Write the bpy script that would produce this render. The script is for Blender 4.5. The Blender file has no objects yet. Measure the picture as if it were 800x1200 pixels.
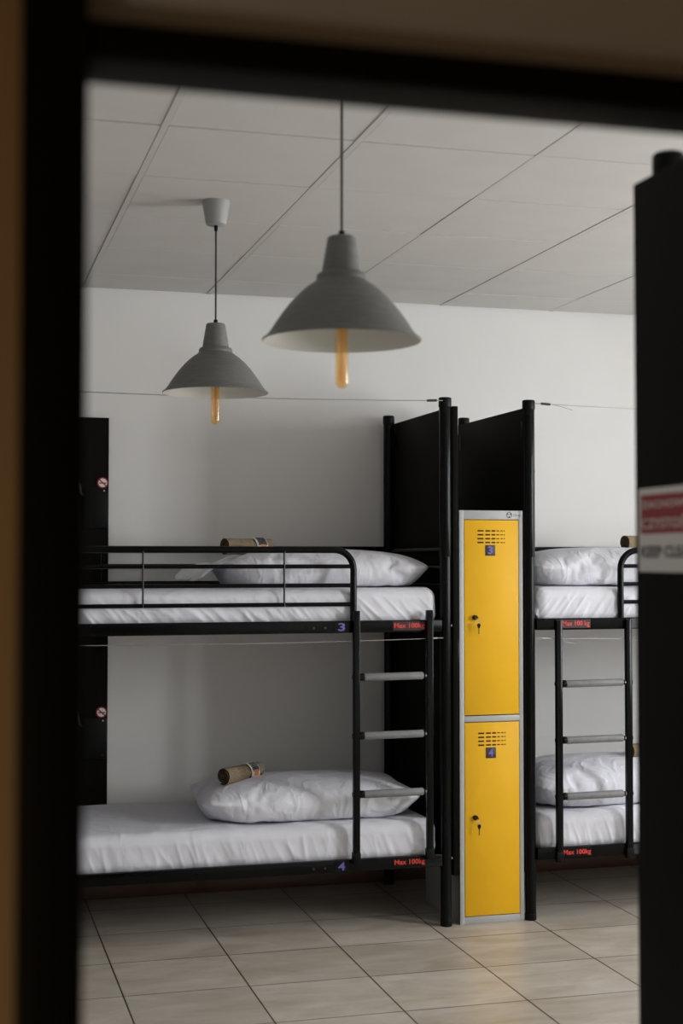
import bpy, bmesh, math, random
from mathutils import Vector, Matrix, noise
SC = bpy.context.scene
COL = SC.collection
R = math.radians
random.seed(4)

# ------------------------------------------------------------------ materials
def new_mat(name):
    m = bpy.data.materials.new(name); m.use_nodes = True
    nt = m.node_tree
    return m, nt, nt.nodes['Principled BSDF']

def simple(name, col, rough=.5, metal=0., spec=.5, noise_amt=0., noise_scale=20., bump=0., bump_scale=200., stretch=(1, 1, 1)):
    m, nt, b = new_mat(name)
    b.inputs['Base Color'].default_value = (*col, 1)
    b.inputs['Roughness'].default_value = rough
    b.inputs['Metallic'].default_value = metal
    b.inputs['Specular IOR Level'].default_value = spec
    tc = nt.nodes.new('ShaderNodeTexCoord')
    mp = nt.nodes.new('ShaderNodeMapping'); mp.inputs['Scale'].default_value = stretch
    nt.links.new(tc.outputs['Object'], mp.inputs['Vector'])
    if noise_amt:
        n = nt.nodes.new('ShaderNodeTexNoise'); n.inputs['Scale'].default_value = noise_scale; n.inputs['Detail'].default_value = 5
        nt.links.new(mp.outputs[0], n.inputs['Vector'])
        r = nt.nodes.new('ShaderNodeValToRGB')
        r.color_ramp.elements[0].position = .3; r.color_ramp.elements[1].position = .7
        r.color_ramp.elements[0].color = (*[max(0, c*(1-noise_amt)) for c in col], 1)
        r.color_ramp.elements[1].color = (*[min(1, c*(1+noise_amt)) for c in col], 1)
        nt.links.new(n.outputs['Fac'], r.inputs[0]); nt.links.new(r.outputs[0], b.inputs['Base Color'])
    if bump:
        n2 = nt.nodes.new('ShaderNodeTexNoise'); n2.inputs['Scale'].default_value = bump_scale; n2.inputs['Detail'].default_value = 4
        nt.links.new(mp.outputs[0], n2.inputs['Vector'])
        bp = nt.nodes.new('ShaderNodeBump'); bp.inputs['Strength'].default_value = bump; bp.inputs['Distance'].default_value = .002
        nt.links.new(n2.outputs['Fac'], bp.inputs['Height']); nt.links.new(bp.outputs[0], b.inputs['Normal'])
    return m

M = {}
M['wall'] = simple('white wall paint', (.80, .785, .76), .9, noise_amt=.015, noise_scale=3, bump=.15, bump_scale=120)
M['wall_dim'] = simple('grey bounce cutter', (.36, .35, .34), .9, noise_amt=.02, noise_scale=3)  # invented grey for the unseen left wall, darkened to cut bounce light
M['wall_tan'] = simple('tan corridor paint', (.52, .36, .20), .85, noise_amt=.04, noise_scale=4)
M['transom'] = simple('grey beige panel', (.78, .84, .90), .7, noise_amt=.04, noise_scale=4)
M['ceiling_tile'] = simple('ceiling tile', (.64, .615, .585), .95, noise_amt=.02, noise_scale=6, bump=.1, bump_scale=300)
M['grid'] = simple('ceiling grid steel', (.63, .605, .57), .8, spec=.1)
M['gap'] = simple('dark joint', (.03, .028, .026), .9)
M['skirting'] = simple('brown skirting tile', (.12, .055, .03), .45, noise_amt=.2, noise_scale=8)
M['black_steel'] = simple('black powder coated steel', (.003, .0036, .0036), .2, spec=.14, noise_amt=.15, noise_scale=35)
M['black_plastic'] = simple('black plastic', (.004, .0045, .0045), .4, spec=.15)
M['black_frame'] = simple('black door frame paint', (.004, .004, .004), .6, spec=.2)
M['steel'] = simple('bright steel', (.55, .55, .53), .3, metal=1)
M['wire'] = simple('steel cable', (.42, .41, .38), .4, metal=.7)
M['grey_rubber'] = simple('grey foam sleeve', (.205, .205, .205), .6, noise_amt=.1, noise_scale=40)
M['fabric'] = simple('white cotton', (.77, .77, .825), .95, spec=.15, noise_amt=.02, noise_scale=30, bump=.12, bump_scale=900)
M['sheet'] = simple('white cotton sheet', (.77, .77, .825), .95, spec=.15, noise_amt=.02, noise_scale=30, bump=.12, bump_scale=900)
M['locker_grey'] = simple('light grey locker steel', (.44, .45, .45), .4, noise_amt=.02, noise_scale=6)
M['yellow'] = simple('yellow locker paint', (.85, .465, .016), .45, spec=.18, noise_amt=.03, noise_scale=5)
M['hole'] = simple('dark slot', (.02, .012, .004), .9)
M['brass'] = simple('dark bronze', (.10, .075, .04), .35, metal=1)
M['label_dark'] = simple('dark sticker', (.035, .022, .035), .5)
M['label_red'] = simple('dark red sticker', (.030, .005, .006), .5)
M['label_grey'] = simple('charcoal sticker', (.035, .032, .036), .5)
M['ink_purple'] = simple('violet lettering', (.17, .13, .48), .5)
M['ink_red'] = simple('red lettering', (.72, .045, .03), .5)
M['ink_white'] = simple('white lettering', (.72, .70, .66), .5)
M['ink_black'] = simple('black lettering', (.02, .02, .02), .5)
M['ink_grey'] = simple('grey lettering', (.16, .17, .17), .5)
M['sign_white'] = simple('white sign plastic', (.86, .84, .79), .4)
M['sign_red'] = simple('red sign print', (.36, .004, .010), .4)
M['pict_dark'] = simple('dark print', (.03, .035, .045), .5, noise_amt=.8, noise_scale=90)
M['pict_orange'] = simple('orange print', (.62, .17, .05), .5, noise_amt=.3, noise_scale=90)
M['card'] = simple('white card', (.70, .68, .63), .5)
M['towel'] = simple('brown beige terry', (.25, .195, .125), 1, spec=.1, noise_amt=.22, noise_scale=90, bump=.9, bump_scale=260)
M['towel_end'] = simple('dark brown terry edge', (.045, .028, .019), 1, spec=.1, noise_amt=.3, noise_scale=120, bump=.9, bump_scale=260)
M['shade'] = simple('brushed grey metal', (.165, .165, .155), .55, metal=.1, noise_amt=.12, noise_scale=22, stretch=(1, 1, 9))
M['cup'] = simple('light grey plastic', (.34, .34, .33), .5)
M['shade_in'] = simple('white enamel', (.66, .65, .60), .5)
M['cable'] = simple('dark textile cable', (.02, .014, .014), .7)
M['filament'] = simple('filament', (.75, .40, .15), .35, metal=.8)

def crumple(m, scale, strength):
    nt = m.node_tree; N = nt.nodes.new; L = nt.links.new
    b = nt.nodes['Principled BSDF']; old = b.inputs['Normal'].links[0].from_node
    tc = N('ShaderNodeTexCoord'); mp = N('ShaderNodeMapping'); mp.inputs['Scale'].default_value = (1, 1, .55); mp.inputs['Rotation'].default_value = (0, .5, .3)
    n = N('ShaderNodeTexNoise'); n.inputs['Scale'].default_value = scale; n.inputs['Detail'].default_value = 2.5; n.inputs['Distortion'].default_value = .8
    L(tc.outputs['Object'], mp.inputs[0]); L(mp.outputs[0], n.inputs['Vector'])
    # thin folds: ridges where the noise crosses its middle
    a = N('ShaderNodeMath'); a.operation = 'SUBTRACT'; a.inputs[1].default_value = .5; L(n.outputs['Fac'], a.inputs[0])
    c = N('ShaderNodeMath'); c.operation = 'ABSOLUTE'; L(a.outputs[0], c.inputs[0])
    d = N('ShaderNodeMapRange'); d.inputs['From Max'].default_value = .12; d.inputs['To Min'].default_value = 1; d.inputs['To Max'].default_value = 0; d.interpolation_type = 'SMOOTHSTEP'
    L(c.outputs[0], d.inputs['Value'])
    bp = N('ShaderNodeBump'); bp.inputs['Strength'].default_value = strength; bp.inputs['Distance'].default_value = .006
    L(d.outputs[0], bp.inputs['Height']); L(bp.outputs[0], old.inputs['Normal'])
crumple(M['fabric'], 8.5, .42)
crumple(M['sheet'], 6, .20)

def board_mat():
    m, nt, b = new_mat('dark wenge laminate')
    tc = nt.nodes.new('ShaderNodeTexCoord'); mp = nt.nodes.new('ShaderNodeMapping'); mp.inputs['Scale'].default_value = (30, 30, 1.2)
    n = nt.nodes.new('ShaderNodeTexNoise'); n.inputs['Scale'].default_value = 4; n.inputs['Detail'].default_value = 6
    r = nt.nodes.new('ShaderNodeValToRGB')
    r.color_ramp.elements[0].color = (.003, .0026, .0022, 1); r.color_ramp.elements[1].color = (.010, .008, .0065, 1)
    nt.links.new(tc.outputs['Object'], mp.inputs[0]); nt.links.new(mp.outputs[0], n.inputs['Vector'])
    nt.links.new(n.outputs['Fac'], r.inputs[0]); nt.links.new(r.outputs[0], b.inputs['Base Color'])
    b.inputs['Roughness'].default_value = .6; b.inputs['Specular IOR Level'].default_value = .05
    return m
M['board'] = board_mat()

TX, TY, TX0, TY0 = .467, .433, .624, 4.82
def floor_mat():
    m, nt, b = new_mat('beige ceramic floor tile')
    N = nt.nodes.new; L = nt.links.new
    tc = N('ShaderNodeTexCoord'); mp = N('ShaderNodeMapping'); mp.inputs['Location'].default_value = (-TX0 + TX*40, -TY0 + TY*40, 0)
    L(tc.outputs['Object'], mp.inputs[0])
    br = N('ShaderNodeTexBrick'); br.offset = 0; br.squash = 1
    br.inputs['Scale'].default_value = 1; br.inputs['Mortar Size'].default_value = .0032; br.inputs['Mortar Smooth'].default_value = .1
    br.inputs['Brick Width'].default_value = TX; br.inputs['Row Height'].default_value = TY; br.inputs['Bias'].default_value = 0
    br.inputs['Color1'].default_value = (.515, .475, .42, 1); br.inputs['Color2'].default_value = (.575, .535, .475, 1)
    br.inputs['Mortar'].default_value = (.035, .027, .022, 1)
    L(mp.outputs[0], br.inputs['Vector'])
    mp2 = N('ShaderNodeMapping'); mp2.inputs['Scale'].default_value = (1.6, 4.2, 1); mp2.inputs['Rotation'].default_value = (0, 0, .35)
    L(tc.outputs['Object'], mp2.inputs[0])
    n = N('ShaderNodeTexNoise'); n.inputs['Scale'].default_value = 1.8; n.inputs['Detail'].default_value = 7; n.inputs['Roughness'].default_value = .6
    n.inputs['Distortion'].default_value = .6
    L(mp2.outputs[0], n.inputs['Vector'])
    r = N('ShaderNodeValToRGB'); r.color_ramp.elements[0].position = .32; r.color_ramp.elements[1].position = .68
    r.color_ramp.elements[0].color = (.78, .72, .64, 1); r.color_ramp.elements[1].color = (1.08, 1.07, 1.05, 1)
    L(n.outputs['Fac'], r.inputs[0])
    mx = N('ShaderNodeMix'); mx.data_type = 'RGBA'; mx.blend_type = 'MULTIPLY'; mx.inputs['Factor'].default_value = 1
    L(br.outputs['Color'], mx.inputs[6]); L(r.outputs[0], mx.inputs[7]); L(mx.outputs[2], b.inputs['Base Color'])
    b.inputs['Roughness'].default_value = .33; b.inputs['Specular IOR Level'].default_value = .45
    bp = N('ShaderNodeBump'); bp.inputs['Strength'].default_value = .5; bp.inputs['Distance'].default_value = .002; bp.invert = True
    L(br.outputs['Fac'], bp.inputs['Height']); L(bp.outputs[0], b.inputs['Normal'])
    return m
M['floor'] = floor_mat()

def amber_glass():
    m, nt, b = new_mat('amber bulb glass')
    N = nt.nodes.new; L = nt.links.new
    tr = N('ShaderNodeBsdfTransparent'); tr.inputs[0].default_value = (.99, .80, .50, 1)
    df = N('ShaderNodeBsdfTranslucent'); df.inputs[0].default_value = (1, .70, .36, 1)
    m0 = N('ShaderNodeMixShader'); m0.inputs[0].default_value = .12
    L(tr.outputs[0], m0.inputs[1]); L(df.outputs[0], m0.inputs[2])
    gl = N('ShaderNodeBsdfGlossy'); gl.inputs['Roughness'].default_value = .09; gl.inputs[0].default_value = (1, .93, .8, 1)
    mx = N('ShaderNodeMixShader'); mx.inputs[0].default_value = .10
    L(m0.outputs[0], mx.inputs[1]); L(gl.outputs[0], mx.inputs[2])
    L(mx.outputs[0], nt.nodes['Material Output'].inputs['Surface'])
    return m
M['amber'] = amber_glass()
def pane_glass():
    m, nt, b = new_mat('window glass')
    N = nt.nodes.new; L = nt.links.new
    tr = N('ShaderNodeBsdfTransparent'); gl = N('ShaderNodeBsdfGlossy'); gl.inputs['Roughness'].default_value = .02
    mx = N('ShaderNodeMixShader'); mx.inputs[0].default_value = .05
    L(tr.outputs[0], mx.inputs[1]); L(gl.outputs[0], mx.inputs[2]); L(mx.outputs[0], nt.nodes['Material Output'].inputs['Surface'])
    return m
M['glass'] = pane_glass()

# ------------------------------------------------------------------ mesh helpers
class MB:
    def __init__(s):
        s.bm = bmesh.new(); s.mats = []
    def mi(s, m):
        if m not in s.mats: s.mats.append(m)
        return s.mats.index(m)
    def _merge(s, t, m, smooth):
        i = s.mi(m)
        for f in t.faces: f.material_index = i; f.smooth = smooth
        me = bpy.data.meshes.new('t'); t.to_mesh(me); t.free()
        s.bm.from_mesh(me); bpy.data.meshes.remove(me)
    def box(s, x0, x1, y0, y1, z0, z1, m, bev=0., seg=2):
        t = bmesh.new(); bmesh.ops.create_cube(t, size=1)
        for v in t.verts:
            v.co = Vector(((x0+x1)/2 + v.co.x*(x1-x0), (y0+y1)/2 + v.co.y*(y1-y0), (z0+z1)/2 + v.co.z*(z1-z0)))
        if bev: bmesh.ops.bevel(t, geom=t.edges[:], offset=bev, segments=seg, profile=.5, affect='EDGES')
        s._merge(t, m, False); return s
    def lathe(s, prof, c, m, n=40, axis='z', smooth=True, close=False):
        t = bmesh.new(); rings = []
        for r, h in prof:
            ring = []
            if r < 1e-6: ring = [t.verts.new((0, 0, h))]
            else:
                for k in range(n):
                    a = 2*math.pi*k/n; ring.append(t.verts.new((r*math.cos(a), r*math.sin(a), h)))
            rings.append(ring)
        pairs = list(zip(rings[:-1], rings[1:]))
        if close: pairs.append((rings[-1], rings[0]))
        for a, b in pairs:
            for k in range(n):
                k2 = (k+1) % n
                vs = [a[k % len(a)], a[k2 % len(a)], b[k2 % len(b)], b[k % len(b)]]
                u = []
                for v in vs:
                    if v not in u: u.append(v)
                if len(u) > 2: t.faces.new(u)
        bmesh.ops.recalc_face_normals(t, faces=t.faces)
        if axis == 'y':
            for v in t.verts: v.co = Vector((v.co.x, v.co.z, v.co.y))
            bmesh.ops.reverse_faces(t, faces=t.faces)
        elif axis == 'x':
            for v in t.verts: v.co = Vector((v.co.z, v.co.y, v.co.x))
            bmesh.ops.reverse_faces(t, faces=t.faces)
        for v in t.verts: v.co += Vector(c)
        s._merge(t, m, smooth); return s
    def cyl(s, p0, p1, r, m, n=20, r1=None, bev=0.):
        p0, p1 = Vector(p0), Vector(p1); d = p1 - p0; h = d.length
        r1 = r if r1 is None else r1
        t = bmesh.new()
        bmesh.ops.create_cone(t, cap_ends=True, segments=n, radius1=r, radius2=r1, depth=h)
        if bev:
            es = [e for e in t.edges if abs(e.verts[0].co.z - e.verts[1].co.z) < 1e-6]
            bmesh.ops.bevel(t, geom=es, offset=bev, segments=3, profile=.5, affect='EDGES')
        q = Vector((0, 0, 1)).rotation_difference(d.normalized())
        for v in t.verts: v.co = q @ v.co + (p0 + p1)/2
        s._merge(t, m, True)
        return s
    def tube(s, pts, r, m, n=14):
        pts = [Vector(p) for p in pts]; t = bmesh.new(); rings = []
        up = Vector((0, 1, 0)) if abs((pts[1]-pts[0]).normalized().y) < .9 else Vector((1, 0, 0))
        for i, p in enumerate(pts):
            if i == 0: d = pts[1]-p
            elif i == len(pts)-1: d = p-pts[i-1]
            else: d = (pts[i+1]-p).normalized() + (p-pts[i-1]).normalized()
            d.normalize(); a = d.cross(up).normalized(); b = d.cross(a).normalized()
            rings.append([t.verts.new(p + r*(math.cos(2*math.pi*k/n)*a + math.sin(2*math.pi*k/n)*b)) for k in range(n)])
        for a, b in zip(rings[:-1], rings[1:]):
            for k in range(n): t.faces.new((a[k], a[(k+1) % n], b[(k+1) % n], b[k]))
        t.faces.new(rings[0]); t.faces.new(rings[-1])
        bmesh.ops.recalc_face_normals(t, faces=t.faces)
        s._merge(t, m, True); return s
    def quad(s, pts, m):
        t = bmesh.new(); t.faces.new([t.verts.new(p) for p in pts]); s._merge(t, m, False); return s
    def mesh(s, me, m, mat=None):
        t = bmesh.new(); t.from_mesh(me)
        if mat is not None: t.transform(mat)
        s._merge(t, m, False); return s
    def build(s, name, parent=None, kind=None):
        off = Vector((0, 0, 0))
        p = parent
        while p is not None: off += p.location; p = p.parent
        bmesh.ops.translate(s.bm, verts=s.bm.verts, vec=-off)
        me = bpy.data.meshes.new(name); s.bm.to_mesh(me); s.bm.free()
        for m in s.mats: me.materials.append(m)
        # sharp edges stay sharp on tubes with caps
        try: me.set_sharp_from_angle(angle=R(40))
        except Exception: pass
        o = bpy.data.objects.new(name, me); COL.objects.link(o)
        if parent: o.parent = parent
        if kind: o['kind'] = kind
        return o

def tag(o, label, cat, group=None):
    o['label'] = label; o['category'] = cat
    if group: o['group'] = group
    return o
def thing(name, loc, label, cat, group=None):
    o = bpy.data.objects.new(name, None); COL.objects.link(o); o.location = loc; o.empty_display_size = .1
    return tag(o, label, cat, group)
def struct(name, mb, parent=None):
    o = mb.build(name, parent)
    if parent is None: o['kind'] = 'structure'
    return o
def copy_tree(o, parent=None):
    c = o.copy(); COL.objects.link(c)
    if parent: c.parent = parent
    for ch in list(o.children): copy_tree(ch, c)
    return c

_txt = {}
def text_mesh(body, bold=.0):
    """flat letters as a mesh, normalised to x 0..1 and y 0..1"""
    if (body, bold) in _txt: return _txt[body, bold]
    cu = bpy.data.curves.new('lettering', 'FONT'); cu.body = body; cu.size = 1; cu.offset = bold
    cu.extrude = 0; cu.resolution_u = 3
    o = bpy.data.objects.new('lettering', cu); COL.objects.link(o)
    bpy.context.view_layer.update()
    me = bpy.data.meshes.new_from_object(o.evaluated_get(bpy.context.evaluated_depsgraph_get()))
    bpy.data.objects.remove(o)
    xs = [v.co.x for v in me.vertices]; ys = [v.co.y for v in me.vertices]
    x0, x1, y0, y1 = min(xs), max(xs), min(ys), max(ys)
    for v in me.vertices: v.co = Vector(((v.co.x-x0)/(x1-x0), (v.co.y-y0)/(y1-y0), 0))
    _txt[body, bold] = me
    return me
def text_front(mb, body, x0, x1, z0, z1, y, m, bold=.02):     # faces -y
    mb.mesh(text_mesh(body, bold), m, Matrix(((x1-x0, 0, 0, x0), (0, 0, -1, y), (0, z1-z0, 0, z0), (0, 0, 0, 1))))
def text_left(mb, body, y_far, y_near, z0, z1, x, m, bold=.02):  # faces -x, reads from far (+y) to near
    mb.mesh(text_mesh(body, bold), m, Matrix(((0, 0, -1, x), (y_near-y_far, 0, 0, y_far), (0, z1-z0, 0, z0), (0, 0, 0, 1))))

# ------------------------------------------------------------------ the room
WY, CZ = 6.78, 2.875            # back wall, ceiling
DN, DF = 1.20, 1.27             # door wall, corridor side and room side
XL, XR = -.25, 4.9
struct('floor', MB().box(-1.3, XR+.1, -1.3, WY+.1, -.1, 0, M['floor']))
# ceiling: lay-in tiles between steel runners
c = MB()
c.box(-1.3, XR+.1, -1.3, WY+.1, CZ+.02, CZ+.1, M['gap'])
GX = [.605 + .5965*k for k in range(-4, 10)]
GY = [4.165 + .567*k for k in range(-10, 6)]
rng = random.Random(3)
for xa, xb in zip(GX[:-1], GX[1:]):
    for ya, yb in zip(GY[:-1], GY[1:]):
        if ya > WY: continue
        x0, x1, y0, y1 = max(xa+.0125, -1.3), min(xb-.0125, XR+.1), ya+.0040, min(yb-.0040, WY-.012)
        if x1 - x0 < .02: continue
        dz = rng.uniform(-.0012, .0012)
        c.box(x0, x1, y0, y1, CZ+dz, CZ+.03, M['ceiling_tile'])
struct('ceiling', c)
g = MB()
for x in GX:
    if XL < x < XR: g.box(x-.0105, x+.0105, DF, WY, CZ-.0015, CZ+.006, M['grid'])
struct('trim_1', g)
struct('wall_back', MB().box(XL-.1, XR+.1, WY, WY+.1, 0, CZ+.02, M['wall']))
struct('wall_left', MB().box(XL-.1, XL, DF, WY, 0, CZ+.02, M['wall_dim']))
struct('baseboard_back', MB().box(XL, XR, WY-.011, WY, 0, .062, M['skirting'], .002))
# door wall with its opening
OX0, OX1, CW, HZ0, HZ1 = .1085, 1.02, .0545, 2.0135, 2.047
struct('wall_front', MB().box(XL-.1, OX0-CW, DN+.02, DF, 0, CZ+.02, M['wall']).box(OX1+CW, XR+.1, DN+.02, DF, 0, CZ+.02, M['wall']).box(OX0-CW, OX1+CW, DN+.02, DF, 2.56, CZ+.02, M['wall']))
struct('wall_corridor', MB().box(-1.3, OX0-CW, DN, DN+.0195, 0, CZ, M['wall_tan']).box(OX1+CW, 1.7, DN, DN+.0195, 0, CZ, M['wall_tan']).box(OX0-CW, OX1+CW, DN, DN+.0195, 2.56, CZ, M['wall_tan'])
       .box(-1.4, -1.3, -1.3, DN, 0, CZ, M['wall_tan']).box(1.7, 1.8, -1.3, DN, 0, CZ, M['wall_tan']).box(-1.4, 1.8, -1.4, -1.3, 0, CZ, M['wall_tan']))
d = MB()
d.box(OX0-CW, OX0, DN-.012, DF+.008, 0, 2.56, M['black_frame'], .003).box(OX1, OX1+CW, DN-.012, DF+.008, 0, 2.56, M['black_frame'], .003)
d.box(OX0, OX1, DN, DF, HZ0, HZ1, M['black_frame'], .002).box(OX0, OX1, DN, DF, 2.52, 2.56, M['black_frame'], .002)
door = struct('door_1', d)
MB().box(OX0, OX1, DN+.025, DN+.05, HZ1, 2.52, M['transom']).build('transom_panel', door)
# right wall with the two daylight windows that light the room
WZ0, WZ1 = 1.15, 2.6
WINS = [(2.7, 3.7), (4.75, 5.65)]
w = MB()
ya = DF
for (y0, y1) in WINS:
    w.box(XR, XR+.12, ya, y0, 0, CZ+.02, M['wall']); w.box(XR, XR+.12, y0, y1, 0, WZ0, M['wall']); w.box(XR, XR+.12, y0, y1, WZ1, CZ+.02, M['wall']); ya = y1
w.box(XR, XR+.12, ya, WY, 0, CZ+.02, M['wall'])
struct('wall_right', w)
for i, (y0, y1) in enumerate(WINS):
    fr = MB(); t = .05
    for (a, b, z0, z1) in ((y0, y0+t, WZ0, WZ1), (y1-t, y1, WZ0, WZ1), (y0+t, y1-t, WZ0, WZ0+t), (y0+t, y1-t, WZ1-t, WZ1), ((y0+y1)/2-.03, (y0+y1)/2+.03, WZ0+t, WZ1-t)):
        fr.box(XR+.04, XR+.09, a, b, z0, z1, M['sign_white'], .003)
    wo = struct('window_%d' % (i+1), fr)
    MB().box(XR+.06, XR+.065, y0+t, y1-t, WZ0+t, WZ1-t, M['glass']).build('pane', wo)

# ------------------------------------------------------------------ bunk beds
PF, PB = 5.885, 6.715      # post rows
def arc(cx, cz, r, a0, a1, y, n=8):
    return [(cx + r*math.cos(a0+(a1-a0)*k/n), y, cz + r*math.sin(a0+(a1-a0)*k/n)) for k in range(n+1)]

def bunk(hx, s, label, lad_u, lad_dz, lad_bot, rail_u, board_x, load_u, num_u, nums, load_txt, red_bg, wires):
    X = lambda u: hx + s*u
    LEN = 2.06
    t = thing('bunk_bed', (hx, PF, 0), label, 'bunk bed', 'black metal bunk beds along the back wall')
    def bx(mb, u0, u1, *a, **k):
        a0, a1 = sorted((X(u0), X(u1))); mb.box(a0, a1, *a, **k)
    BS = M['black_steel']
    # posts
    for y in (PF, PB):
        for u in (0, LEN):
            tall = 2.30 if u == 0 else 2.29
            p = MB()
            p.cyl((X(u), y, .018), (X(u), y, 1.645), .0245, BS, 28)
            p.cyl((X(u), y, 1.60), (X(u), y, tall-.03), .0262, BS, 28, bev=.002)
            p.cyl((X(u), y, 1.975), (X(u), y, 1.985), .0270, BS, 28)
            po = p.build('post', t)
            MB().cyl((X(u), y, tall-.045), (X(u), y, tall), .0285, M['black_plastic'], 28, bev=.006).build('post_cap', po)
            MB().cyl((X(u), y, 0), (X(u), y, .03), .0258, M['black_plastic'], 28, bev=.002).build('post_foot', po)
            for z in (1.30, .29): MB().cyl((X(u)-.03*s if u == 0 else X(u)+.03*s, y, z), (X(u)+.03*s if u == 0 else X(u)-.03*s, y, z), .006, M['steel'], 10).build('bolt', po)
    # head board: dark laminate panel on the outside of the head posts
    b0, b1 = board_x
    bd = MB().box(b0, b1, PF-.012, PB+.03, .215, 2.262, M['board'], .0015).build('end_panel', t)
    for y in (PF+.004, PB-.035):
        for z in (2.17, 1.2):
            k = MB(); xa = b0-.004 if s < 0 else b1-.001
            k.box(min(X(0), xa), max(X(0), xa), y-.006, y+.006, z-.03, z+.03, M['black_steel'])
            k.box(b1 if s < 0 else b0-.0015, b1+.003 if s < 0 else b0, y-.008, y+.012, z-.035, z+.035, M['steel'] if s < 0 and y < 6 else M['black_steel'])
            k.build('panel_clip', bd)
    # frame rails
    for z0, z1, lev in ((1.275, 1.327, 'upper'), (.262, .314, 'lower')):
        for y0 in (PF-.025, PB):
            r_ = MB(); bx(r_, .024, LEN-.024, y0, y0+.025, z0, z1, BS, bev=.004)
            yy = y0-.001
            for uu in (.55, .60, 1.05, 1.10, 1.5, 1.55): r_.cyl((X(uu), yy-.0015, z0+.022), (X(uu), yy+.003, z0+.022), .005, M['brass'] if uu < .7 else BS, 10)
            r_.build('side_rail', t)
        for u in (0, LEN):
            MB().box(X(u)-.0125, X(u)+.0125, PF+.02, PB-.02, z0, z1, BS, .004).build('end_rail', t)
        sl = MB()
        for kx in range(14):
            uu = .08 + kx*(LEN-.16)/13; bx(sl, uu-.035, uu+.035, PF, PB, z1-.04, z1-.026, BS)
        sl.build('slat_base', t)
    # head end guard bars
    for z in (1.632, 1.552, 1.472): MB().cyl((X(0), PF, z), (X(0), PB, z), .0115, BS, 14).build('head_bar', t)
    # rear guard rail
    ro_ = MB().cyl((X(.02), PB, 1.640), (X(LEN-.02), PB, 1.640), .013, BS, 14).build('rear_guard_rail', t)
    for z in (1.559, 1.478, 1.398): MB().cyl((X(.02), PB, z), (X(LEN-.02), PB, z), .009, BS, 14).build('guard_bar', ro_)
    for u in (.726, 1.41): MB().cyl((X(u), PB-.004, 1.40), (X(u), PB-.004, 1.64), .004, BS, 8).build('guard_rod', ro_)
    # front guard rail: bent tube, three bars, thin uprights
    gy = PF-.008; rc = .085
    g_ = MB()
    cx = rail_u + rc
    pts = [(X(rail_u), gy, 1.31), (X(rail_u), gy, 1.63-rc)]
    pts += [(X(cx - rc*math.cos(a)), gy, 1.63-rc + rc*math.sin(a)) for a in [math.pi/2*k/8 for k in range(1, 9)]]
    pts += [(X(LEN-.02), gy, 1.63)]
    g_.tube(pts, .0145, BS, 16)
    go = g_.build('guard_rail', t)
    for z in (1.559, 1.478, 1.397):
        MB().cyl((X(rail_u), gy, z), (X(LEN-.02), gy, z), .009, BS, 12).build('guard_bar', go)
    for u in (.726, 1.323):
        MB().cyl((X(u), gy-.008, 1.39), (X(u), gy-.008, 1.63), .0042, BS, 8).build('guard_rod', go)
    # ladder
    ly0, ly1 = PF-.050, PF-.0255
    lo = None
    for i, u in enumerate(lad_u):
        lb = MB(); bx(lb, u-.0145, u+.0145, ly0, ly1, lad_bot, 1.370+lad_dz, BS, bev=.003)
        bx(lb, u-.017, u+.017, ly0-.001, ly1+.002, lad_bot, lad_bot+.045, M['black_plastic'], bev=.002)
        for z in (1.087, .838, .590):
            zz = z+lad_dz; u2 = u + (-.017 if u == min(lad_u) else .017)
            lb.cyl((X(u), (ly0+ly1)/2, zz), (X(u2), (ly0+ly1)/2, zz), .010, BS, 10)
        o = lb.build('ladder_upright', t)
    ua, ub = min(lad_u), max(lad_u); ym = (ly0+ly1)/2
    for z in (1.087, .838, .590):
        zz = z+lad_dz; rb = MB()
        xa, xb = sorted((X(ua), X(ub)))
        rb.cyl((xa+.011, ym, zz), (xb-.011, ym, zz), .0075, M['steel'], 12)
        rb.cyl((xa+.016, ym, zz), (xa+.034, ym, zz), .0165, M['black_plastic'], 16, bev=.003)
        rb.cyl((xb-.032, ym, zz), (xb-.020, ym, zz), .011, M['black_plastic'], 16, bev=.002)
        ro = rb.build('ladder_rung', t)
        MB().cyl((xa+.034, ym, zz-.001), (xb-.030, ym, zz+.001), .0165, M['grey_rubber'], 24, bev=.003).build('rung_sleeve', ro)
    # stickers on the rails
    yf = PF-.025
    for lev, z0 in ((0, 1.275), (1, .262)):
        xa, xb = sorted((X(load_u[0]), X(load_u[1])))
        lb = MB().box(xa-.004, xb+.004, yf-.0012, yf-.0001, z0+.008, z0+.046, red_bg[lev]).build('load_label', t); lb['label'] = 'red MAX 100 KG load label'
        tm = MB(); text_front(tm, load_txt[lev], xa, xb, z0+.012, z0+.040, yf-.0016, M['ink_red'], .025); tm.build('lettering', lb)
        xa, xb = sorted((X(num_u[0]), X(num_u[1])))
        nb = MB().box(xa-.012, xb+.012, yf-.0012, yf-.0001, z0+.004, z0+.048, M['label_grey'] if not nums else M['black_plastic']).build('number_label', t)
        if nums:
            tm = MB(); text_front(tm, nums[lev], xa+.003, xb-.003, z0+.009, z0+.043, yf-.0016, M['ink_purple'], .02); tm.build('lettering', nb)
            nb['label'] = 'violet bed number %s' % nums[lev]
    # curtain cables strung from post to post
    for z in wires:
        n = 24; sag = .014 if z > 2 else .012
        pts = []
        for i in range(n+1):
            f = i/n; pts.append((X(.02 + f*(LEN-.04)), PF-.0275, z - sag*4*f*(1-f)))
        wr = MB().tube(pts, .0021 if z > 2 else .0017, M['wire'], 6).build('curtain_cable', t)
        tb = MB().cyl((X(.048), PF-.0275, z), (X(.092), PF-.0275, z-.002), .0055 if z > 2 else .0042, M['ink_black'] if z > 2 else M['steel'], 10)
        tb.cyl((X(.02), PF-.0265, z), (X(.05), PF-.0275, z), .0022, M['wire'], 8)
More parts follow.
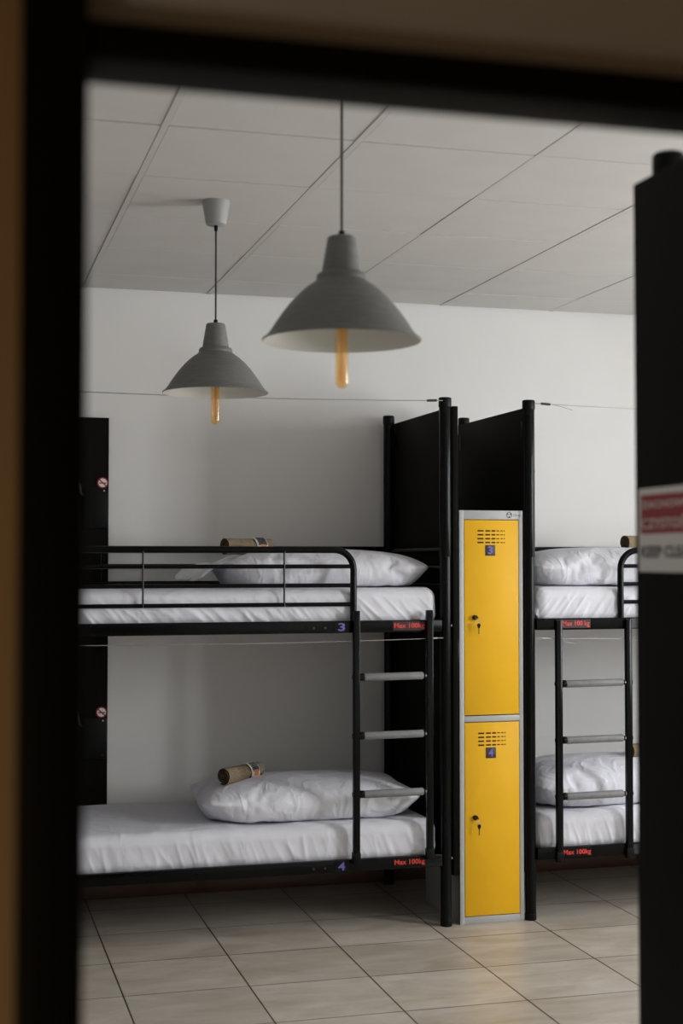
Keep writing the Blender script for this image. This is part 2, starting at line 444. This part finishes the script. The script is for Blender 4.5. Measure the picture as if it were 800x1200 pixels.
        if s > 0: tb.tube([(X(.08), PF-.03, z), (X(.14), PF-.031, z-.01), (X(.20), PF-.03, z-.026)], .0016, M['wire'], 6)
        tb.build('turnbuckle', wr)
    return t

HL, HR = 2.092, 2.487
bunk(HL, -1, 'left black metal bunk bed numbered 3 and 4, guard rail running left from its ladder', (.087, .416), 0, .30, .420, (2.123, 2.148),
     (.105, .243), (.459, .496), '34', ('Max 100kg', 'Max 100kg'), (M['label_red'], M['black_plastic']), (2.283, 1.248))
bunk(HR, 1, 'right black metal bunk bed behind the yellow locker, half hidden by the near panel', (.123, .462), -.050, .252, .441, (2.457, 2.463+.012),
     (.147, .279), (.492, .55), None, ('Max 100 kg', 'Max 100kg'), (M['label_red'], M['black_plastic']), (2.283, 1.240))

# near bunk end seen at the right edge: board on its post pair
nx = 1.165
nt_ = thing('bunk_end_panel', (nx, 2.27, 0), 'large black panel on a capped post nearest the door, holding the keep clean sign', 'panel')
MB().box(nx, nx+.018, 1.42, 2.279, .21, 2.255, M['board'], .0015).build('end_panel', nt_)
for y in (2.235, 1.45):
    p = MB().cyl((nx+.046, y, .01), (nx+.046, y, 2.27), .0255, M['black_steel'], 28)
    for z in (.6, 1.5, 2.1): p.cyl((nx+.015, y, z), (nx+.03, y, z), .008, M['black_steel'], 12)
    po = p.build('post', nt_)
    MB().cyl((nx+.046, y, 2.262), (nx+.046, y, 2.303), .0285, M['black_plastic'], 28, bev=.008).build('post_cap', po)
    MB().cyl((nx+.046, y, 0), (nx+.046, y, .03), .028, M['black_plastic'], 28, bev=.003).build('post_foot', po)
# sign
sx = nx-.003; SY0, SY1, SZ0, SZ1 = 2.262, 2.052, 1.568, 1.7125; SH = SZ1-SZ0
sg = thing('sign', (nx, 2.16, SZ0), 'red and white keep clean sign fixed on the near black panel', 'sign')
MB().box(sx, nx, SY1, SY0, SZ0, SZ1, M['sign_white'], .001).build('sign_plate', sg)
MB().box(sx-.0006, sx, SY1+.008, SY0-.010, SZ0+SH*.455, SZ0+SH*.92, M['sign_red']).build('red_field', sg)
tm = MB(); text_left(tm, 'ZACHOWAJ', SY0-.014, SY1+.014, SZ0+SH*.735, SZ0+SH*.845, sx-.0010, M['ink_white'], .02); tm.build('lettering', sg)
tm = MB(); text_left(tm, 'CZYSTOŚĆ', SY0-.014, SY1+.014, SZ0+SH*.515, SZ0+SH*.675, sx-.0010, M['ink_white'], .02); tm.build('lettering', sg)
tm = MB(); text_left(tm, 'KEEP CLEAN', SY0-.012, SY1+.010, SZ0+SH*.17, SZ0+SH*.31, sx-.0006, M['ink_black'], .03); tm.build('lettering', sg)

# ------------------------------------------------------------------ locker
LX0, LX1, LY0, LY1, LH = 2.1545, 2.4545, 5.879, 6.345, 1.805
lk = thing('locker', ((LX0+LX1)/2, 6.1, 0), 'tall light grey steel locker with two yellow doors between the bunk beds', 'locker')
b = MB(); G = M['locker_grey']
b.box(LX0, LX0+.0012, LY0+.002, LY1, 0, LH-.001, G); b.box(LX1-.0012, LX1, LY0+.002, LY1, 0, LH-.001, G)
b.box(LX0, LX1, LY1-.0012, LY1, 0, LH, G); b.box(LX0, LX1, LY0+.002, LY1, LH-.0015, LH, G)
b.box(LX0+.001, LX1-.001, LY0+.02, LY1, .03, .032, G); b.box(LX0+.001, LX1-.001, LY0+.02, LY1, .889, .891, G)
b.build('body', lk)
f = MB()
f.box(LX0, LX0+.022, LY0, LY0+.02, 0, LH, G, .0015).box(LX1-.0195, LX1, LY0, LY0+.02, 0, LH, G, .0015)
f.box(LX0+.021, LX1-.019, LY0, LY0+.02, 1.765, LH, G, .0015).box(LX0+.021, LX1-.019, LY0, LY0+.02, .877, .903, G, .0015).box(LX0+.021, LX1-.019, LY0, LY0+.02, 0, .031, G, .0015)
fo = f.build('face_frame', lk)
lg = MB()
n = 28; lcx, lcz, lr = 2.3895, 1.7855, .0135
lg.lathe([(lr, -.0003), (lr-.0022, -.0003), (lr-.0022, .0001), (lr, .0001)], (lcx, LY0-.0004, lcz), M['ink_black'], 28, 'y', close=True)
for (ax, az) in ((-.0072, .004), (.0072, .004), (0, -.0085)):
    lg.cyl((lcx+ax, LY0-.0006, lcz+az), (lcx+ax, LY0+.0002, lcz+az), .0032, M['ink_black'], 12)
    lg.cyl((lcx+ax*.5, LY0-.0006, lcz+az*.5), (lcx+ax*.5, LY0+.0002, lcz+az*.5), .0016, M['ink_grey'], 10)
text_front(lg, 'Clorea', 2.410, 2.443, 1.779, 1.7915, LY0-.0006, M['ink_grey'], .01)
lg.build('maker_badge', fo)
def locker_door(z0, z1, num, key_dx):
    dx0, dx1, fy = 2.1785, 2.4335, LY0-.0005
    dm = MB().box(dx0, dx1, fy, fy+.018, z0, z1, M['yellow'], .002)
    for row in range(4):
        zc = z1 - .0475 - row*.0172
        for za, zb in ((245, 303), (321, 368), (381, 418), (430, 456), (470, 489), (499, 511)):
            xa = 2.240 + (za-245)*.129/267; xb = 2.240 + (zb-245)*.129/267
            h = .0033 if za < 400 else .0022
            dm.box(xa, xb, fy-.0004, fy+.001, zc-h, zc+h, M['hole'])
    do = dm.build('door', lk)
    s0 = z1-.157
    pl = MB().box(2.276, 2.323, fy-.0016, fy-.0001, s0, s0+.047, M['label_dark'], .0004).build('number_plate', do)
    pl['label'] = 'dark plate with violet number %s' % num
    tm = MB(); text_front(tm, num, 2.288, 2.311, s0+.007, s0+.041, fy-.002, M['ink_purple'], .02); tm.build('lettering', pl)
    zl = z0 + .427
    lx = 2.2245
    lo = MB().cyl((lx, fy-.016, zl), (lx, fy+.005, zl), .0105, M['black_plastic'], 24, bev=.002).cyl((lx, fy-.019, zl), (lx, fy-.015, zl), .007, M['brass'], 20).build('lock', do)
    kx, kz = lx+key_dx, zl
    ky = MB().box(kx-.001, kx+.001, fy-.030, fy-.014, kz-.004, kz+.004, M['brass'])
    ring = [(kx+.010*math.sin(a), fy-.030+.001*math.cos(a), kz-.012+.010*math.cos(a)) for a in [2*math.pi*i/16 for i in range(17)]]
    ky.tube(ring, .0009, M['steel'], 6)
    # a second key dangling from the ring
    ky.cyl((kx+.003, fy-.031, kz-.033), (kx+.003, fy-.029, kz-.033), .0085, M['black_plastic'], 16)
    ky.box(kx-.002, kx+.008, fy-.031, fy-.029, kz-.045, kz-.036, M['black_plastic'])
    ky.box(kx+.0008, kx+.0052, fy-.0305, fy-.0295, kz-.072, kz-.044, M['brass'])
    ky.build('key', lo)
    return do
locker_door(.907, 1.7625, '3', .006)
locker_door(.034, .874, '4', .005)

# ------------------------------------------------------------------ dark wall board at left
wb = thing('wall_panel', (.46, WY, .2), 'tall black wall panel behind the left bunk, at the door frame, with two round no-smoking stickers', 'wall panel')
MB().box(.16, .722, WY-.022, WY, .20, 2.258, M['board'], .0015).build('board', wb)
for dz in (0, -1.078):
    bx_ = MB().box(.607, .7185, WY-.034, WY-.0221, 1.735+dz, 1.925+dz, M['black_plastic'], .003)
    bo = bx_.build('utility_box', wb)
    MB().cyl((.700, WY-.036, 1.912+dz), (.700, WY-.033, 1.912+dz), .004, M['steel'], 10).build('screw', bo)
    MB().cyl((.698, WY-.036, 1.752+dz), (.698, WY-.033, 1.752+dz), .003, M['brass'], 10).build('screw', bo)
    st = MB().cyl((.694, WY-.0234, 1.950+dz), (.694, WY-.022, 1.950+dz), .026, M['sign_white'], 32)
    st.lathe([(.026, -.0004), (.0205, -.0004), (.0205, .0002), (.026, .0002)], (.694, WY-.0238, 1.950+dz), M['sign_red'], 32, 'y', close=True)
    st.box(.678, .710, WY-.0242, WY-.0236, 1.946+dz, 1.951+dz, M['ink_black'])
    t_ = bmesh.new()
    st.quad([(.676, WY-.0246, 1.963+dz), (.680, WY-.0246, 1.967+dz), (.712, WY-.0246, 1.937+dz), (.708, WY-.0246, 1.933+dz)], M['sign_red'])
    so = st.build('no_smoking_sticker', wb); so['label'] = 'round red and white no-smoking sticker'
    hk = MB().tube([(0.572, WY-.022, 1.955+dz), (0.575, WY-.05, 1.955+dz), (0.584, WY-.056, 1.930+dz), (0.590, WY-.045, 1.900+dz), (0.602, WY-.030, 1.890+dz)], .006, M['steel'], 10)
    hk.cyl((0.572, WY-.026, 1.955+dz), (0.572, WY-.0215, 1.955+dz), .014, M['steel'], 16)
    hk.build('coat_hook', wb)

# ------------------------------------------------------------------ mattresses
def mattress(x0, x1, y0, y1, z0, z1, seed, diag, pleat=1.):
    r = .05
    nx_, ny_, nz_ = 380, 56, 28
    bm = bmesh.new(); idx = {}
    L = Vector((x1-x0, y1-y0, z1-z0)); c = Vector(((x0+x1)/2, (y0+y1)/2, (z0+z1)/2))
    def vert(i, j, k):
        key = (i, j, k)
        if key in idx: return idx[key]
        p = Vector((i/nx_-.5, j/ny_-.5, k/nz_-.5)) * 1.0
        p = Vector((p.x*L.x, p.y*L.y, p.z*L.z))
        h = L/2
        q = Vector((max(-h.x+r, min(h.x-r, p.x)), max(-h.y+r, min(h.y-r, p.y)), max(-h.z+r, min(h.z-r, p.z))))
        d = p - q
        n = d.normalized() if d.length > 1e-9 else Vector((0, 0, 0))
        p2 = q + n*min(r, max(abs(d.x), abs(d.y), abs(d.z))) if d.length > 1e-9 else p
        w = p2 + c
        # cloth displacement
        fz = (w.z - z0)/L.z                      # 0 bottom .. 1 top
        side = max(0., min(1., (1.02-fz)*1.6))
        along = w.x if abs(n.y) > abs(n.x) else w.y
        tt = along + diag*(w.z - z1)
        m1 = noise.noise((along*1.7, seed*5.1, 0))*.5+.5
        pl = noise.noise((tt*9, w.z*2.2, seed)); pl2 = noise.noise((tt*19+3, w.z*3, seed+9)); pl3 = noise.noise((tt*5+3, w.z*3, seed+19))
        mask = max(0., noise.noise((along*3.1, w.z*2, seed+31))*1.6+.55)
        ridge = max(1-abs(pl)*5.0, 0)**1.3
        ridge2 = max(1-abs(pl2)*4.0, 0)**1.3
        amt = side*(pleat*(.0075*ridge*mask + .0045*ridge2*(1.3-mask*.6)) + .007*pl3)
        nside = Vector((n.x, n.y, 0))
        w += nside*amt
        # soft quilting / lying creases on top
        topw = max(0., n.z)
        cr = noise.noise((w.x*4.2, w.y*3.5, seed+2)); cr2 = max(1-abs(noise.noise((w.x*5+w.y*3, w.y*4-w.x*2, seed+5)))*5, 0)**2
        w.z += topw*(.0065*cr + .0035*cr2*(.3+m1))
        v = bm.verts.new(w); idx[key] = v; return v
    def face(a, b, c_, d_): bm.faces.new((vert(*a), vert(*b), vert(*c_), vert(*d_)))
    for i in range(nx_):
        for j in range(ny_):
            face((i, j, 0), (i, j+1, 0), (i+1, j+1, 0), (i+1, j, 0)); face((i, j, nz_), (i+1, j, nz_), (i+1, j+1, nz_), (i, j+1, nz_))
        for k in range(nz_):
            face((i, 0, k), (i+1, 0, k), (i+1, 0, k+1), (i, 0, k+1)); face((i, ny_, k), (i, ny_, k+1), (i+1, ny_, k+1), (i+1, ny_, k))
    for j in range(ny_):
        for k in range(nz_):
            face((0, j, k), (0, j, k+1), (0, j+1, k+1), (0, j+1, k)); face((nx_, j, k), (nx_, j+1, k), (nx_, j+1, k+1), (nx_, j, k+1))
    for f_ in bm.faces: f_.smooth = True
    me = bpy.data.meshes.new('mattress'); bm.to_mesh(me); bm.free(); me.materials.append(M['sheet'])
    o = bpy.data.objects.new('mattress', me); COL.objects.link(o)
    return o
MG = 'sheeted mattresses on the bunk beds'
UT, LT = 1.466, .458
tag(mattress(.06, 2.058, 5.888, 6.688, 1.303, UT, 1, .9), 'white sheeted mattress on the upper berth of the left bunk bed, behind the guard rail', 'mattress', MG)
tag(mattress(.06, 2.058, 5.888, 6.688, .290, LT, 2, .35, .6), 'white sheeted mattress on the lower berth of the left bunk bed', 'mattress', MG)
tag(mattress(2.522, 4.52, 5.888, 6.688, 1.303, UT, 3, -.75), 'white sheeted mattress on the upper berth of the right bunk bed', 'mattress', MG)
tag(mattress(2.522, 4.52, 5.888, 6.688, .290, LT, 4, .3, .8), 'white sheeted mattress on the lower berth of the right bunk bed', 'mattress', MG)

# ------------------------------------------------------------------ pillows (inflated cloth bags, settled on a plane)
NX, NY = 60, 40
def pillow_mesh(w, d, seed, pressure, frames=40):
    dx, dy = w/NX, d/NY
    bm = bmesh.new(); top, bot = {}, {}
    for i in range(NX+1):
        for j in range(NY+1):
            uu, vv = 2*i/NX-1, 2*j/NY-1
            rnd = max(abs(uu), abs(vv))/max((abs(uu)**7+abs(vv)**7)**(1/7), 1e-6)
            x = w/2*uu*rnd; y = d/2*vv*rnd
            rim = i in (0, NX) or j in (0, NY)
            h = 0 if rim else .03*(math.sin(math.pi*i/NX)*math.sin(math.pi*j/NY))**.4
            n1 = .014*noise.noise((x*8+seed*7.1, y*8, seed*3.3)); n2 = .014*noise.noise((x*8+seed*2.1+40, y*8, seed*5.3))
            v = bm.verts.new((x, y, .05+h+n1)); top[i, j] = v
            bot[i, j] = v if rim else bm.verts.new((x, y, .05-h+n2))
    for i in range(NX):
        for j in range(NY):
            bm.faces.new((top[i, j], top[i+1, j], top[i+1, j+1], top[i, j+1]))
            bm.faces.new((bot[i, j], bot[i, j+1], bot[i+1, j+1], bot[i+1, j]))
    bm.verts.index_update()
    rim0 = [top[0, j].index for j in range(NY+1)]
    me = bpy.data.meshes.new('bag'); bm.to_mesh(me); bm.free()
    o = bpy.data.objects.new('bag', me); COL.objects.link(o)
    pm = bpy.data.meshes.new('rest'); b = bmesh.new(); bmesh.ops.create_grid(b, x_segments=2, y_segments=2, size=1.5); b.to_mesh(pm); b.free()
    g = bpy.data.objects.new('rest', pm); COL.objects.link(g)
    g.modifiers.new('c', 'COLLISION'); g.collision.thickness_outer = .004; g.collision.cloth_friction = 20
    m = o.modifiers.new('cl', 'CLOTH'); s = m.settings
    s.quality = 7; s.mass = .25; s.tension_stiffness = 25; s.compression_stiffness = 25; s.shear_stiffness = 10; s.bending_stiffness = .15
    s.tension_damping = 8; s.compression_damping = 8; s.shear_damping = 8; s.air_damping = 3
    s.use_pressure = True; s.uniform_pressure_force = pressure
    m.collision_settings.distance_min = .004
    m.point_cache.frame_start = 1; m.point_cache.frame_end = frames+2
    SC.frame_start = 1; SC.frame_end = frames+2
    for f_ in range(1, frames+1): SC.frame_set(f_)
    out = bpy.data.meshes.new_from_object(o.evaluated_get(bpy.context.evaluated_depsgraph_get()))
    bpy.data.objects.remove(o); bpy.data.objects.remove(g); SC.frame_set(1)
    z0 = min(v.co.z for v in out.vertices)
    for v in out.vertices: v.co.z -= z0
    for p in out.polygons: p.use_smooth = True
    out.materials.clear(); out.materials.append(M['fabric'])
    return out, rim0
SC.frame_start = 1
def subsurf(o, lv=1):
    m = o.modifiers.new('smooth', 'SUBSURF'); m.levels = 0; m.render_levels = lv; return o
def place_pillow(w, d, seed, pressure, height, loc, rz, label, flap=0, full=.66):
    me, rim = pillow_mesh(w, d, seed, pressure)
    zs = height/max(v.co.z for v in me.vertices)
    Mx = Matrix.Rotation(rz, 4, 'Z') @ Matrix.Diagonal((1, 1, zs, 1))
    me.transform(Mx)
    for v in me.vertices: v.co.z = height*max(v.co.z/height, 0)**full
    print('pillow', label, 'z scale', round(zs, 2), [round(max(v.co[k] for v in me.vertices)-min(v.co[k] for v in me.vertices), 3) for k in range(3)])
    t = bpy.data.objects.new('pillow', me); COL.objects.link(t); t.location = loc
    tag(t, label, 'pillow', 'white pillows on the berths'); subsurf(t)
    me.name = 'pillow'
    if flap:
        bm = bmesh.new(); rows = []
        K = 10
        for j, vi in enumerate(rim):
            p = me.vertices[vi].co; row = []
            for k in range(K+1):
                f = k/K
                ang = noise.noise((p.y*9, seed*3, 1))*.5
                ruff = noise.noise((p.y*16, f*1.6, seed+7))*.022*f + noise.noise((p.y*34, f*2, seed+3))*.008*f
                z = p.z*(1-f**1.2) + .016 + abs(ruff)*1.3 + .02*math.sin(math.pi*f) + .012*f
                row.append(bm.verts.new((p.x - flap*f*(1+.25*noise.noise((p.y*5, seed, 4))) , p.y*(1-.10*f) + ang*.02*f, z if k else p.z)))
            rows.append(row)
        for a, b_ in zip(rows[:-1], rows[1:]):
            for k in range(K): f_ = bm.faces.new((a[k], b_[k], b_[k+1], a[k+1])); f_.smooth = True
        m2 = bpy.data.meshes.new('pillowcase_flap'); bm.to_mesh(m2); bm.free(); m2.materials.append(M['fabric'])
        fo = bpy.data.objects.new('pillowcase_flap', m2); COL.objects.link(fo); fo.parent = t
        sd = fo.modifiers.new('thick', 'SOLIDIFY'); sd.thickness = .002
        subsurf(fo)
    return t
def top_z(o, x, y, rad=.03):
    best = -9
    for v in o.data.vertices:
        w = o.location + v.co
        if abs(w.x-x) < rad and abs(w.y-y) < rad: best = max(best, w.z)
    return best
pUL = place_pillow(.97, .62, 1, 22, .170, (1.60, 6.225, UT+.001), R(1), 'white pillow under the rolled towel on the upper berth of the left bunk bed', .15, .62)
pLL = place_pillow(1.02, .64, 2, 20, .175, (1.535, 6.22, LT+.001), R(-2), 'white pillow under the rolled towel on the lower berth of the left bunk bed', 0, .6)
pUR = place_pillow(.96, .62, 3, 18, .182, (3.005, 6.22, UT+.001), R(0), 'white pillow on the upper berth of the right bunk bed', 0)
pLR = place_pillow(.98, .64, 5, 20, .205, (3.02, 6.24, LT+.001), R(2), 'white pillow on the lower berth of the right bunk bed', 0)

# ------------------------------------------------------------------ rolled towels with a picture card
def towel(cx, cy, pil, ang, length, label, card=True):
    r0, turns, th = .0385, 3.1, .0062
    zc = top_z(pil, cx, cy, .025) + r0 - .013
    t = thing('rolled_towel', (cx, cy, zc-r0), label, 'towel', 'rolled towels on the pillows')
    ax = Vector((math.cos(ang), math.sin(ang), 0)); side = Vector((-math.sin(ang), math.cos(ang), 0)); up = Vector((0, 0, 1))
    P = lambda l, r, a: Vector((cx, cy, zc)) + ax*l + side*(r*math.cos(a)) + up*(r*math.sin(a))
    bm = bmesh.new(); N_ = 150; LN = 18
    def ring(l, wob):
        out_, in_ = [], []
        for k in range(N_+1):
            f = k/N_; a = -1.2 - f*turns*2*math.pi
            r = r0*(1-f) + .007*f
            r *= 1 + .03*noise.noise((math.cos(a)*1.5, math.sin(a)*1.5, l*8+wob))
            o1 = .003*noise.noise((f*20, wob, 0)) if abs(abs(l)-length/2) < 1e-6 else 0
            out_.append(bm.verts.new(P(l+o1, r, a))); in_.append(bm.verts.new(P(l+o1, max(r-th, .001), a)))
        return out_, in_
    rs = [ring(-length/2 + length*i/LN, 1) for i in range(LN+1)]
    for (a, b_), (c_, d_) in zip(rs[:-1], rs[1:]):
        for k in range(N_):
            bm.faces.new((a[k], a[k+1], c_[k+1], c_[k])); bm.faces.new((b_[k], d_[k], d_[k+1], b_[k+1]))
        bm.faces.new((a[0], c_[0], d_[0], b_[0])); bm.faces.new((a[N_], b_[N_], d_[N_], c_[N_]))
    for q, fl in ((rs[0], 1), (rs[-1], 0)):
        for k in range(N_):
            f_ = bm.faces.new((q[0][k], q[1][k], q[1][k+1], q[0][k+1])); f_.material_index = 1
    bmesh.ops.recalc_face_normals(bm, faces=bm.faces)
    for f_ in bm.faces: f_.smooth = True
    b2 = MB(); b2.mats = [M['towel'], M['towel_end']]; b2.bm.free(); b2.bm = bm
    b2.build('towel_roll', t)
    if card:
        def patch(mb, l0, l1, a0, a1, rr, m, tilt=0.):
            tb = bmesh.new(); n = 10; rows = []
            for i in range(n+1):
                a = a0+(a1-a0)*i/n; sh = tilt*i/n
                rows.append([tb.verts.new(P(l0+sh, rr, a)), tb.verts.new(P(l1+sh, rr, a))])
            for u, v in zip(rows[:-1], rows[1:]): tb.faces.new((u[0], u[1], v[1], v[0]))
            bmesh.ops.recalc_face_normals(tb, faces=tb.faces); mb._merge(tb, m, True)
        A = R(212); B = R(100); c0 = length*.12; c1 = c0+.062
        cm = MB(); patch(cm, c0, c1, A, B, r0*1.03+.0012, M['card'], -.012)
        co = cm.build('picture_card', t); sd = co.modifiers.new('thick', 'SOLIDIFY'); sd.thickness = .0006; sd.offset = -1
        pm = MB(); patch(pm, c0+.007, c1-.007, R(175), R(112), r0*1.03+.0018, M['pict_dark'], -.007)
        patch(pm, c0+.018, c1-.012, R(205), R(170), r0*1.03+.0020, M['pict_orange'], -.003)
        pm.build('picture', co)
        bn = MB(); patch(bn, c0-.012, c1+.02, R(222), R(200), r0*1.03+.0006, M['towel_end'], 0); bn.build('band', t)
    return t
towel(1.27, 6.19, pUL, R(26), .25, 'brown rolled towel with a picture card on the upper left pillow')
towel(1.245, 6.19, pLL, R(42), .255, 'brown rolled towel with a picture card on the lower left pillow')
towel(3.215, 6.20, pUR, R(15), .25, 'brown rolled towel on the upper right pillow, cut off by the near panel')
towel(3.235, 6.19, pLR, R(12), .25, 'brown rolled towel on the lower right pillow, beside the ladder and near panel')

# ------------------------------------------------------------------ pendant lamps
def pendant(rim, label):
    t = thing('pendant_lamp', (0, 0, 0), label, 'lamp', 'grey pendant lamps with long amber bulbs')
    MB().lathe([(0, 0), (.050, 0), (.050, -.006), (.0365, -.083), (.030, -.088), (0, -.088)], (0, 0, 0), M['cup'], 40).build('ceiling_cup', t)
    cb = MB().cyl((0, 0, -.086), (0, 0, rim+.243), .0032, M['cable'], 10).cyl((0, 0, -.086), (0, 0, -.108), .0065, M['black_plastic'], 14, bev=.0015).cyl((0, 0, rim+.258), (0, 0, rim+.243), .0075, M['black_plastic'], 14, bev=.0015)
    cb.build('cable', t)
    def z(h): return rim + h
    prof = [(.008, .244), (.030, .244), (.034, .241), (.0465, .166), (.047, .160), (.056, .155), (.060, .150), (.060, .140), (.066, .134)]
    dome = [(.085, .121), (.105, .103), (.124, .082), (.141, .060), (.157, .037), (.171, .015), (.180, .004), (.188, -.001), (.1895, -.004)]
    outer = [(r, z(h)) for r, h in prof+dome]
    MB().lathe(outer + [(.1875, z(-.006))], (0, 0, 0), M['shade'], 72).build('lamp_shade', t)
    inner = [(.1875, z(-.006)), (.178, z(.001)), (.169, z(.012)), (.155, z(.034)), (.139, z(.057)), (.122, z(.079)), (.103, z(.100)), (.083, z(.118)), (.060, z(.132)), (.040, z(.150)), (0, z(.152))]
    MB().lathe(inner, (0, 0, 0), M['shade_in'], 72).build('shade_lining', t)
    MB().cyl((0, 0, z(.15)), (0, 0, z(.062)), .019, M['shade_in'], 24, bev=.003).build('socket', t)
    bt = -.118
    gl = [(.0125, .062), (.0135, .050), (.0145, .040), (.0148, .02)] + [(.0148, .02 + (bt+.015-.02)*k/6) for k in range(1, 7)]
    gl += [(.0148*math.cos(a), bt+.015-.015*math.sin(a)) for a in [math.pi/2*k/6 for k in range(1, 6)]] + [(0, bt)]
    bo = MB().lathe([(r, z(h)) for r, h in gl], (0, 0, 0), M['amber'], 32).build('bulb', t)
    fl = MB()
    for k in range(6):
        a = 2*math.pi*k/6; r = .006
        fl.cyl((r*math.cos(a), r*math.sin(a), z(.045)), (r*math.cos(a+.5), r*math.sin(a+.5), z(bt+.018)), .0006, M['filament'], 6)
    fl.cyl((0, 0, z(.06)), (0, 0, z(bt+.03)), .0012, M['amber'], 8)
    fl.build('filament', bo)
    MB().lathe([(0, z(.068)), (.0135, z(.068)), (.0135, z(.044)), (.0125, z(.042))], (0, 0, 0), M['brass'], 24).build('bulb_base', bo)
    return t
# the rim hangs this far below the ceiling (z = -rim)
p1 = pendant(-.686, 'smaller grey metal pendant lamp hanging farther back, at left, its ceiling cup in view'); p1.location = (.912, 5.007, CZ)
p2 = pendant(-.762, 'larger grey metal pendant lamp hanging nearest the door, right of the other lamp'); p2.location = (.893, 3.24, CZ-.0005)

# ------------------------------------------------------------------ light
w = bpy.data.worlds.new('World'); SC.world = w; w.use_nodes = True
w.node_tree.nodes['Background'].inputs[0].default_value = (.75, .85, 1, 1); w.node_tree.nodes['Background'].inputs[1].default_value = .3
for i, (y0, y1) in enumerate(WINS):
    L = bpy.data.lights.new('window_daylight', 'AREA'); L.shape = 'RECTANGLE'; L.size = y1-y0; L.size_y = WZ1-WZ0
    L.energy = (156, 54)[i]; L.color = (.95, .975, 1)
    lo = bpy.data.objects.new('window_daylight', L); COL.objects.link(lo)
    lo.location = (XR+.14, (y0+y1)/2, (WZ0+WZ1)/2); lo.rotation_euler = Vector((1, 0, 0)).to_track_quat('Z', 'Y').to_euler()
L = bpy.data.lights.new('corridor_lamp', 'POINT'); L.energy = 6; L.color = (1, .80, .55); L.shadow_soft_size = .12
lo = bpy.data.objects.new('corridor_lamp', L); COL.objects.link(lo); lo.location = (-.75, .35, 1.1)

# ------------------------------------------------------------------ camera
cam = bpy.data.cameras.new('camera'); co = bpy.data.objects.new('camera', cam); COL.objects.link(co)
co.location = (0, 0, 1.59); co.rotation_euler = (R(90+1.9), 0, R(-15.4))
cam.sensor_fit = 'VERTICAL'; cam.sensor_height = 36; cam.sensor_width = 24; cam.lens = 50; cam.clip_start = .02
cam.dof.use_dof = True; cam.dof.focus_distance = 6.15; cam.dof.aperture_fstop = 3.0
SC.camera = co
vs = SC.view_settings; vs.view_transform = 'Standard'; vs.look = 'None'; vs.gamma = 1; vs.use_curve_mapping = False; vs.exposure = 0
